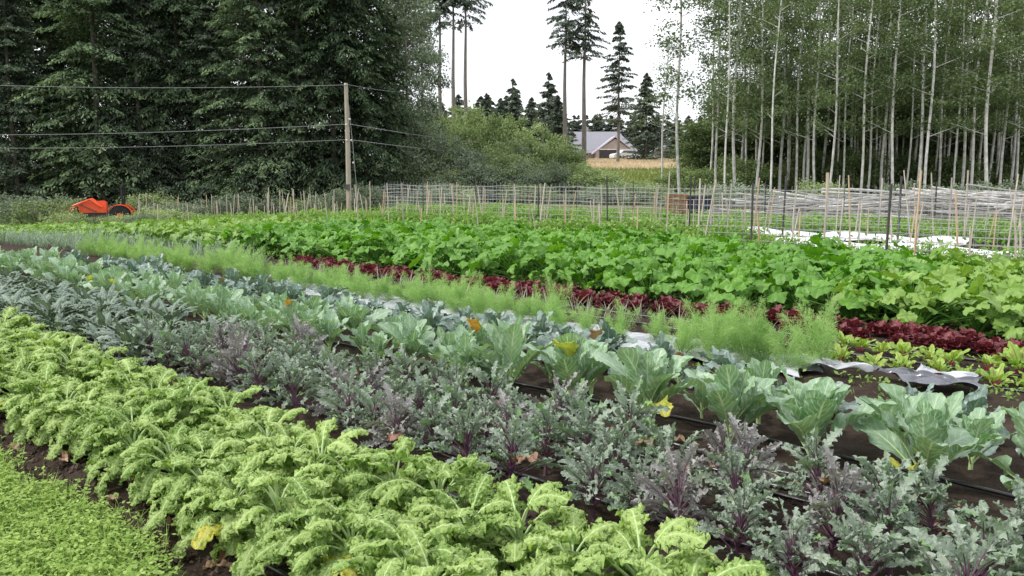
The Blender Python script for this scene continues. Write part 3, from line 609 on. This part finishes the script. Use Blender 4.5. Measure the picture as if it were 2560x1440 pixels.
m=B(); tube(m,[(.75,-.48,.9),(.75,-.48,2.2),(.75,-.42,2.27),(.75,.42,2.27),(.75,.48,2.2),(.75,.48,.9)],.045,6); m.build('roll_bar',M['rub'],tr)
m=B(); box(m,(.5,0,1.05),(.45,.45,.12)); box(m,(.72,0,1.3),(.1,.43,.45),ry=.15); m.build('seat',M['rub'],tr,False)
m=B(); a=np.linspace(0,2*PI,17); tube(m,np.stack([.12+.1*np.cos(a),.18*np.sin(a),1.5+.12*np.cos(a)],-1),.018,5); tube(m,[(-.05,0,1.2),(.12,0,1.5)],.02,5); m.build('steering_wheel',M['rub'],tr)
tr.rotation_euler.z=.3; tr.scale=(.92,.88,.86)
tag(tr,'orange-red compact tractor with front loader and black roll bar, parked at the left field edge','tractor')
# house
hs=at(1512,400,140); X0=at(1412,400,140).x; X1=at(1592,400,140).x; gb=float(gz(0,140)); z_e=at(1500,381,140).z; z_r=at(1500,326,140).z
ho=empty('house',((X0+X1)/2,140,gb)); W=(X1-X0); e=z_e-gb; r_=z_r-gb
m=MB(); box(m,(0,4,e/2),(W,8,e)); m.build('wall',M['wall'],ho,False)
m=MB(); V=[(-W/2-.5,-.6,e-.1),(W/2+.5,-.6,e-.1),(W/2+.5,8.6,e-.1),(-W/2-.5,8.6,e-.1),(-W/2+.3,4,r_),(W/2-2.6,4,r_)]
m.add(V,[[0,1,5,4],[1,2,5],[2,3,4,5],[3,0,4],[3,2,1,0]]); rf=m.build('roof',M['roof'],ho,False)
m=MB(); box(m,(-2,5,r_+.2),(.7,.7,1.2)); m.build('chimney',M['wall'],rf,False)
gx0=at(1490,0,140).x-ho.location.x; gx1=at(1586,0,140).x-ho.location.x; gc=(gx0+gx1)/2; gp=at(1550,345,140).z-gb
m=MB(); prism(m,[(gx0,0),(gx1,0),(gx1,e),(gc,gp-.25),(gx0,e)],-3,0); m.build('front_wing',M['wall'],ho,False)
m=MB(); prism(m,[(gx0-.5,e-.35),(gc,gp),(gx1+.5,e-.35),(gx1+.5,e-.12),(gc,gp+.25),(gx0-.5,e-.12)],-3.5,3); m.build('wing_roof',M['roof2'],ho,False)
m=MB(); box(m,(gc,-3.02,1.05),((gx1-gx0)*.82,.06,2.1)); m.build('garage_opening_shade',M['darkw'],ho,False)  # dark panel in place of the shade inside the open garage
m=MB(); box(m,(gc,-3.1,2.2),((gx1-gx0)*.9,.1,.15)); m.build('trim',M['trim'],ho,False)
for q in(-.8,.8): m=MB(); box(m,(-W/2+2.6+q,-.03,1.7),(.9,.08,1.0)); w=m.build('window',M['trim'],ho,False); m=MB(); box(m,(-W/2+2.6+q,-.08,1.7),(.75,.04,.85)); m.build('pane',M['glass'],w,False)
tag(ho,'grey-roofed taupe house with a front gable and dark garage opening on the rise','house')
sh=empty('shed',(at(1665,400,145).x,145,float(gz(0,145)))); m=MB(); box(m,(0,0,1.1),(4.2,4,2.2)); m.build('wall',M['wall'],sh,False); m=MB(); prism(m,[(-2.6,2.1),(0,3.2),(2.6,2.1)],-2.5,2.5); m.build('roof',M['roof2'],sh,False); m=MB(); box(m,(0,-2.02,1),(1.2,.06,1.9)); m.build('door',M['darkw'],sh,False)
tag(sh,'small low shed with a grey roof right of the house','shed')
P=at(1566,405,119); ca=empty('parked_car',(P.x,P.y,float(gz(P.x,P.y))+.15),.3)
m=MB(); V=[];pr=[(-2.2,.35,.8),(-2.25,.7,.8),(-2.0,.88,.82),(-1.3,.98,.8),(-.75,1.38,.62),(.5,1.42,.62),(1.25,1.0,.78),(2.0,.92,.78),(2.2,.7,.75),(2.2,.35,.75)]
n_=len(pr); V=[(x,-w,z) for x,z,w in pr]+[(x,w,z) for x,z,w in pr]; m.add(V,[list(range(n_)),list(range(2*n_-1,n_-1,-1))]+[[i,i+n_,(i+1)%n_+n_,(i+1)%n_] for i in range(n_)]); m.build('body',M['carp'],ca,False)
for sy in(-1,1):
    m=MB(); m.add([(-1.15,sy*.8,1.02),(1.1,sy*.8,1.03),(.5,sy*.68,1.33),(-.7,sy*.68,1.32)],[[0,1,2,3]]); m.build('side_window',M['glass'],ca,False)
    for x in(-1.4,1.35): m=MB(); lathe(m,[(.2,-.1),(.32,-.1),(.32,.1),(.2,.1)],(x,sy*.75,.32),n=16); m.build('wheel',M['rub'],ca,False)
tag(ca,'white car parked on the dry grass in front of the house','car')
# ---------- trees
def conifer(name,h,rad,z0,nb,m_,droop,mat,bark,cl,cw,tr_r=.3,pw=.7,side=.2,up=.1,zmax=None,limbs=True):
    r=empty(name); mb=MB(); zs=np.linspace(-.2,h,10); tube(mb,np.stack([.05*np.sin(zs*.5),.05*np.cos(zs*.4),zs],-1),np.linspace(tr_r,.03,10),8)
    f=MB(); q=rng.random(nb)**.85; z=z0+((zmax or h)-z0)*q; rel=(h-z)/(h-z0); Lb=rad*rel**pw*U(.6,1.15,nb)+.15; az=U(0,6.28,nb); br=rng.random(nb)
    t=rng.random((nb,m_))**.7; d=np.stack([np.cos(az),np.sin(az),0*az],-1)[:,None]; s=np.stack([-np.sin(az),np.cos(az),0*az],-1)[:,None]
    so=rng.normal(size=(nb,m_))*side*(1.15-t)*Lb[:,None]
    dz=up*Lb[:,None]*t-droop*Lb[:,None]*t**2-np.abs(so)*.35+rng.normal(size=(nb,m_))*.05
    P=d*(Lb[:,None]*t)[...,None]+s*so[...,None]; P[...,2]+=z[:,None]+dz
    A=d*.7+s*np.sign(so)[...,None]*.6+np.array([0,0,-1.])*(.35+.6*droop)+rng.normal(size=(nb,m_,3))*.3; A=nrm(A.reshape(-1,3)); B=nrm(np.cross(A,runit(nb*m_)*.6+np.array([0,0,1.])))
    at_=np.stack([rng.random((nb,m_)),np.clip((t-.3)*1.3,0,1)*(.3+.7*br[:,None]),np.broadcast_to(br[:,None],(nb,m_))],-1).reshape(-1,3)  # lit branch tips and shaded inner boughs put into the needle colour
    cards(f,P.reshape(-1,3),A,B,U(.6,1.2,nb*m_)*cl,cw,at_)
    f.build('crown',mat,r,False)
    if limbs:
        for i in range(min(nb,30)):
            tt=np.linspace(0,1,4); x=Lb[i]*tt*.8; pz=z[i]+up*x-droop*Lb[i]*tt**2; tube(mb,np.stack([x*math.cos(az[i]),x*math.sin(az[i]),pz],-1),np.linspace(.05,.015,4),4,cap=False)
    mb.build('trunk',bark,r)
    return r
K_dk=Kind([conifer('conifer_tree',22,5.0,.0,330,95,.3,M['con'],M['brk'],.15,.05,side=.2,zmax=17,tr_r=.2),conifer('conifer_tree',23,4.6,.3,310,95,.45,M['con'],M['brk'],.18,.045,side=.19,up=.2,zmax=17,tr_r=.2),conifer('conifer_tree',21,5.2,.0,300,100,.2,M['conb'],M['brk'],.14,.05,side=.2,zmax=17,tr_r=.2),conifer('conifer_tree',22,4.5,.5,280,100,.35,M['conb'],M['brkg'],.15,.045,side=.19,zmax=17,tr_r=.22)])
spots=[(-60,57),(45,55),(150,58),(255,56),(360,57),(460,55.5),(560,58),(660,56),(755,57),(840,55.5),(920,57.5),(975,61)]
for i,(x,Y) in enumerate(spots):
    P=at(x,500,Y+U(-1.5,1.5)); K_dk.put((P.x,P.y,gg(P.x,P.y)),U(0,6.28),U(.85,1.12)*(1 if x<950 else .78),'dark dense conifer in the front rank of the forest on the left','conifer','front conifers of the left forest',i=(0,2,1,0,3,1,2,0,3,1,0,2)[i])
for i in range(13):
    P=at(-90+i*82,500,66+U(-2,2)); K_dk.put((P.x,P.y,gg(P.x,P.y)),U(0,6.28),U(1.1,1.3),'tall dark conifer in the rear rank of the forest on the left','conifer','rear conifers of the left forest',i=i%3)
K_dk.clean()
# skyline firs
K_fir=Kind([conifer('fir_tree',12,4.2,.2,150,70,.15,M['fir'],M['brkg'],.28,.09,tr_r=.16,pw=.8,side=.2,limbs=False) for _ in range(3)])
fl=[(1100,262,118,1.),(1150,270,122,1.1),(1215,235,125,1.),(1282,200,120,1.),(1250,255,110,1.1),(1330,245,122,1.1),(1372,185,112,1.),(1395,240,104,1.),(1450,275,125,1.1),(1490,280,122,.9),(1622,185,112,1.),(1655,280,135,1.),(1700,300,140,1.),(1590,290,150,1.),(1760,260,125,1.2),(1530,315,150,1.),(1050,250,112,1.2),(1000,240,112,1.2)]
fl+=[(1080+i*24+U(-8,8),258+U(-28,28),132+U(-5,12),1.35) for i in range(28)]
for x,ty,Y,wd in fl:
    yy=Y if not(1400<x<1690 and Y<155) or x==1622 else 158
    if x>1430 and x!=1622: ty=max(ty,290)
    b=gg(at(x,0,yy).x,yy); h=at(x,ty,yy).z-b; K_fir.put((at(x,0,yy).x,yy,b),U(0,6.28),(h/12*wd,h/12*wd,h/12),'pointed grey-green fir on the skyline behind the shrubs' if x<1500 else 'pointed fir on the skyline between the house and the alder grove','fir','skyline firs left of the house' if x<1500 else 'skyline firs right of the house')
K_fir.clean()
P=at(1550,55,105); b=gg(P.x,105); t_=conifer('fir_tree',P.z-b,3.6,4.5,120,70,.25,M['fir'],M['brkg'],.26,.07,tr_r=.22,pw=.75,side=.17,up=.2); t_.location=(P.x,105,b); tag(t_,'solitary tall fir rising straight above the house','fir')
for x,ty,z0f,wd,lb in((1097,-90,.7,2.8,'leftmost of the three tall bare-trunked firs'),(1131,-120,.76,2.6,'middle of the three tall bare-trunked firs'),(1162,-110,.7,3.2,'rightmost of the three tall bare-trunked firs'),(1415,-60,.6,3.2,'left one of the pair of tall bare-trunked firs near the house'),(1464,-90,.56,2.6,'right one of the pair of tall bare-trunked firs near the house')):
    Y=92; P=at(x,ty,Y); b=gg(P.x,Y); h=P.z-b; t_=conifer('tall_fir_tree',h,wd,h*z0f,60,90,.35,M['fir'],M['brkg'],.22,.065,tr_r=.3,pw=.35,side=.16,up=.15); t_.location=(P.x,Y,b); tag(t_,lb,'fir')
# broadleaf
def crownpts(ncl,m_,ctr,rad,cr,shell=.5):
    c=runit(ncl)*(shell+(1.1-shell)*rng.random((ncl,1)))*np.array(rad)+np.array(ctr); cb=rng.random(ncl); k=U(.6,1.4,(ncl,1,1))
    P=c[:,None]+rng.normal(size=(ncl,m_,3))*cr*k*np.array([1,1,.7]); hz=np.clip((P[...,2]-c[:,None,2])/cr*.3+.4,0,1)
    at_=np.stack([rng.random((ncl,m_)),.6*hz+.4*cb[:,None],np.broadcast_to(cb[:,None],(ncl,m_))],-1)  # clump shading put into the leaf colour: tops lighter, undersides darker
    return P.reshape(-1,3),at_.reshape(-1,3)
def bush(name,h,w,m,ncl=90,m_=60,cr=.3,l=.09):
    r=empty(name); s=MB()
    for q in range(6): a=U(0,6.28); tube(s,[(0,0,-.1),(math.cos(a)*w*.3,math.sin(a)*w*.3,h*.5),(math.cos(a)*w*.6,math.sin(a)*w*.6,h*.8)],[.05,.035,.015],5,cap=False)
    s.build('trunk',M['brkg'],r); f=MB(); P,A=crownpts(ncl,m_,(0,0,h*.5),(w,w,h*.52),cr); k=P[:,2]>0; randcards(f,P[k],U(.6,1.2,k.sum())*l,l*.55,A[k],up=.6); f.build('crown',m,r,False); return r
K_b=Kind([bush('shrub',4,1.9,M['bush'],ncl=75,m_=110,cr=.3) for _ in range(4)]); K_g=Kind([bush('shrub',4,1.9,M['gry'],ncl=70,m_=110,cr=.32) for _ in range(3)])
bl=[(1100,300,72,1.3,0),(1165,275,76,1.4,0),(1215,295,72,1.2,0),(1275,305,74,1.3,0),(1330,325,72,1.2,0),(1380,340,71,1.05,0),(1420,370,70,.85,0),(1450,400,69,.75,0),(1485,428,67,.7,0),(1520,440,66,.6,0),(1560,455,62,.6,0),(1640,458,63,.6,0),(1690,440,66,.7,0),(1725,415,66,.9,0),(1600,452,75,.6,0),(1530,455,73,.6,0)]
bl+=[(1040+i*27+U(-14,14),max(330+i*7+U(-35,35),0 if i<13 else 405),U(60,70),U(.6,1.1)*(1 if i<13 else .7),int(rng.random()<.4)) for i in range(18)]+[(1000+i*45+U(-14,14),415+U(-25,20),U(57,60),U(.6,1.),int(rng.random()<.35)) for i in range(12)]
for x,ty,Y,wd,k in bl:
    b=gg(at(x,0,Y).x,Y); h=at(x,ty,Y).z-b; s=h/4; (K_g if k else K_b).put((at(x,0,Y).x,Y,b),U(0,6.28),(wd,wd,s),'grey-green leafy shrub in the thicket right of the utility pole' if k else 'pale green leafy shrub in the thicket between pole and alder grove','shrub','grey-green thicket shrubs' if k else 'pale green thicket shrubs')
# hedge-foot brambles
K_u=Kind([bush('bramble_bush',1.5,1.6,M['bush'],ncl=50,m_=60,cr=.2,l=.07),bush('bramble_bush',1.3,1.8,M['gry'],ncl=50,m_=60,cr=.2,l=.07)])
for i in range(34):
    x=-40+i*79+U(-25,25); Y=49+U(-2,2.5)
    if 1150<x<1700: Y+=6
    P=at(x,0,Y); K_u.put((P.x,Y,gg(P.x,Y)),U(0,6.28),(U(.8,1.4),U(.8,1.2),U(.4,1.)),'low tangled bramble bush along the foot of the forest' if x<1100 else 'low tangled bush along the foot of the alder grove','bramble','brambles at the left forest foot' if x<1100 else 'bushes at the alder grove foot')
for x,Y,sx_ in((20,42,1.1),(75,41,1.),(125,38.5,.6),(185,38.5,.4),(225,39,.45),(262,38.5,.5),(300,39,.5),(335,38.5,.55),(370,40,.7),(430,42,.8),(400,40,.6)):
    P=at(x,0,Y); K_u.put((P.x,Y,gg(P.x,Y)),U(0,6.28),(sx_,sx_,sx_*.8),'rough weedy clump around the orange tractor','weed clump','weed clumps around the tractor')
K_u.clean()
def alder(name,h,z0,lean,m,bark,ncl,m_,wd,tr_r,l=.085,sg=.42,zmax=None,rmin=.2):
    r=empty(name); mb=MB(); z=np.linspace(-.2,h,14); ph=U(0,6); X=lean*z/h*1.+.12*np.sin(z*.45+ph); Yy=.12*np.cos(z*.4+ph)
    tube(mb,np.stack([X-X[0],Yy-Yy[0],z],-1),np.linspace(tr_r,.04,14),8)
    f=MB()
    for i in range(ncl):
        zz=z0+((zmax or h)-z0)*rng.random()**.75; rr=wd*(1-.5*(zz-z0)/(h-z0))*U(rmin,1.); a=U(0,6.28); cx=np.interp(zz,z,X-X[0]); c=np.array([cx+rr*math.cos(a),rr*math.sin(a),zz+.3*rr])
        if i%3==0: tube(mb,[(cx,0,zz-.2),tuple(c)],[.025,.01],4,cap=False)
        cb=rng.random(); P=c+rng.normal(size=(m_,3))*np.array([sg,sg,sg*.55]); hz=np.clip((P[:,2]-c[2])/sg*.35+.5,0,1); randcards(f,P,U(.6,1.2,m_)*l,l*.6,np.stack([rng.random(m_),.1+.4*cb+.45*hz,np.full(m_,cb)],-1),up=.7)  # each leaf cluster coloured lighter above and darker below, as painted shading
    mb.build('trunk',bark,r); f.build('crown',m,r,False); return r
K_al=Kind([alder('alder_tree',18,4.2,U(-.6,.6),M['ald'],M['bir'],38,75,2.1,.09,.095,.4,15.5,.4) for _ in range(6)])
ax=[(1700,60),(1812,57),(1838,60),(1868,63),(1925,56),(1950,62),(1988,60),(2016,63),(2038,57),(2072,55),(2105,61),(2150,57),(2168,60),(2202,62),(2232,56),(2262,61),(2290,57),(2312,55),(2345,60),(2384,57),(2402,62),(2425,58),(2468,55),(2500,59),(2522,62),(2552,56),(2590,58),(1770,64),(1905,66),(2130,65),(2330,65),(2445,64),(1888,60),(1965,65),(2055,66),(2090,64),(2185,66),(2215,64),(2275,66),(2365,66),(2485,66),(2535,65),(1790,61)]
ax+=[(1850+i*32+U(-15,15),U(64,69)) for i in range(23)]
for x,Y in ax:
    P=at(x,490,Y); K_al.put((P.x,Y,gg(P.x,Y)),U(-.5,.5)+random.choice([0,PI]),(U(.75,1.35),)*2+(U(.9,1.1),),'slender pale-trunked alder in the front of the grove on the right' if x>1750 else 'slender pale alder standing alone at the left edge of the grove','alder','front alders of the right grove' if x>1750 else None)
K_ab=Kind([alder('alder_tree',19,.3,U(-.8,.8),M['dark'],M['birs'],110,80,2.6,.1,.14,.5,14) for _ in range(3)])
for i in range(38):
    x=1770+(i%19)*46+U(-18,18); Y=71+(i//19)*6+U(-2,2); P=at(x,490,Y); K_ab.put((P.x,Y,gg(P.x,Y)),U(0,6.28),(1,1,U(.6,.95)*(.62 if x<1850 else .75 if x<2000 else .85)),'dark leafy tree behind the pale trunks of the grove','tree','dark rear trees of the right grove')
K_al.clean(); K_ab.clean()
K_us=Kind([bush('shrub',4,2.4,M['und'],ncl=110,m_=60,cr=.36,l=.12) for _ in range(2)])
for i in range(30):
    x=1750+i*30; Y=65+U(-2,3) if i%2 else 72; P=at(x,490,Y); K_us.put((P.x,Y,gg(P.x,Y)),U(0,6.28),(.9,.9,U(.4,1.1)),'green understory shrub among the alder trunks','shrub','understory shrubs of the grove')
K_us.clean()
for i,(x,Y,k) in enumerate(((1010,59,.95),(1045,66,.85))):
    t_=alder('grey_leaved_tree',15,.5,.5,M['gry'],M['brkg'],150,90,3.,.18,.11,.42); P=at(x,490,Y); t_.location=(P.x,Y,gg(P.x,Y)); t_.scale=(k,k,1.05-.15*i); tag(t_,'grey-green broadleaf tree at the right edge of the dark conifers' if i==0 else 'lower grey-green broadleaf tree just behind the edge of the conifers','tree')
t_=alder('birch_tree',13,5,.3,M['ald'],M['bir'],40,30,1.6,.1); P=at(1655,490,80); t_.location=(P.x,80,gg(P.x,80)); tag(t_,'thin see-through birch right of the solitary fir','birch')
for K in(K_b,K_g): K.clean()
# dry grass bank
mb=MB(); N=22000; x=U(2,34,N); y=U(70,124,N); A=nrm(rng.normal(size=(N,3))*.3+np.array([0,0,1.])); B=nrm(np.cross(A,runit(N)*.3+np.array([0,1.,0])))
k=y>94; P=np.stack([x,y,gz(x,y)+.15],-1)
cards(mb,P[k],A[k],B[k],.3,.06,np.stack([rng.random(k.sum())]*3,-1)); tag(mb.build('dry_grass',M['dry'],smooth=False),'tall tan dry grass on the rise in front of the house','dry grass',kind='stuff')
mb=MB(); k=~k; cards(mb,P[k],A[k],B[k],.35,.08,np.stack([rng.random(k.sum())]*3,-1)); tag(mb.build('meadow_grass',M['mead'],smooth=False),'green grass on the slope below the dry grass','grass',kind='stuff')
# ---------- light
az,el=math.radians(-95),math.radians(48)
w=bpy.data.worlds.new('World'); bpy.context.scene.world=w; w.use_nodes=True; nt=w.node_tree; nt.nodes.clear()
N_=nt.nodes.new; L_=nt.links.new
sky=N_('ShaderNodeTexSky'); sky.sky_type='NISHITA'; sky.sun_disc=False; sky.sun_elevation=el; sky.sun_rotation=az
b1=N_('ShaderNodeBackground'); b1.inputs[1].default_value=.15; L_(sky.outputs[0],b1.inputs[0])
b2=N_('ShaderNodeBackground'); b2.inputs[0].default_value=(.95,.96,1,1); b2.inputs[1].default_value=1.5
tc=N_('ShaderNodeTexCoord'); nz=N_('ShaderNodeTexNoise'); nz.inputs['Scale'].default_value=3; nz.inputs['Detail'].default_value=5; L_(tc.outputs['Generated'],nz.inputs['Vector'])
mr=N_('ShaderNodeMapRange'); mr.inputs[1].default_value=.3; mr.inputs[2].default_value=.55; mr.inputs[3].default_value=.6; mr.inputs[4].default_value=1.; L_(nz.outputs[0],mr.inputs[0])
mx=N_('ShaderNodeMixShader'); L_(mr.outputs[0],mx.inputs[0]); L_(b1.outputs[0],mx.inputs[1]); L_(b2.outputs[0],mx.inputs[2]); wo=N_('ShaderNodeOutputWorld'); L_(mx.outputs[0],wo.inputs[0])
sd=bpy.data.lights.new('sun','SUN'); sd.energy=2.8; sd.angle=math.radians(6); sd.color=(1,.96,.88); so=bpy.data.objects.new('sun',sd); C.objects.link(so)
d=Vector((math.cos(el)*math.sin(az),math.cos(el)*math.cos(az),math.sin(el))); so.rotation_euler=d.to_track_quat('Z','Y').to_euler(); so.location=(-20,20,40)
cd=bpy.data.cameras.new('camera'); cd.sensor_width=36; cd.lens=F/2560*36; cd.clip_end=2000; cd.clip_start=.05
co=bpy.data.objects.new('camera',cd); C.objects.link(co); co.location=(0,0,H); co.rotation_euler=(PI/2-TH,0,0); bpy.context.scene.camera=co
sc=bpy.context.scene; sc.view_settings.view_transform='Standard'; sc.view_settings.look='None'; sc.view_settings.exposure=0
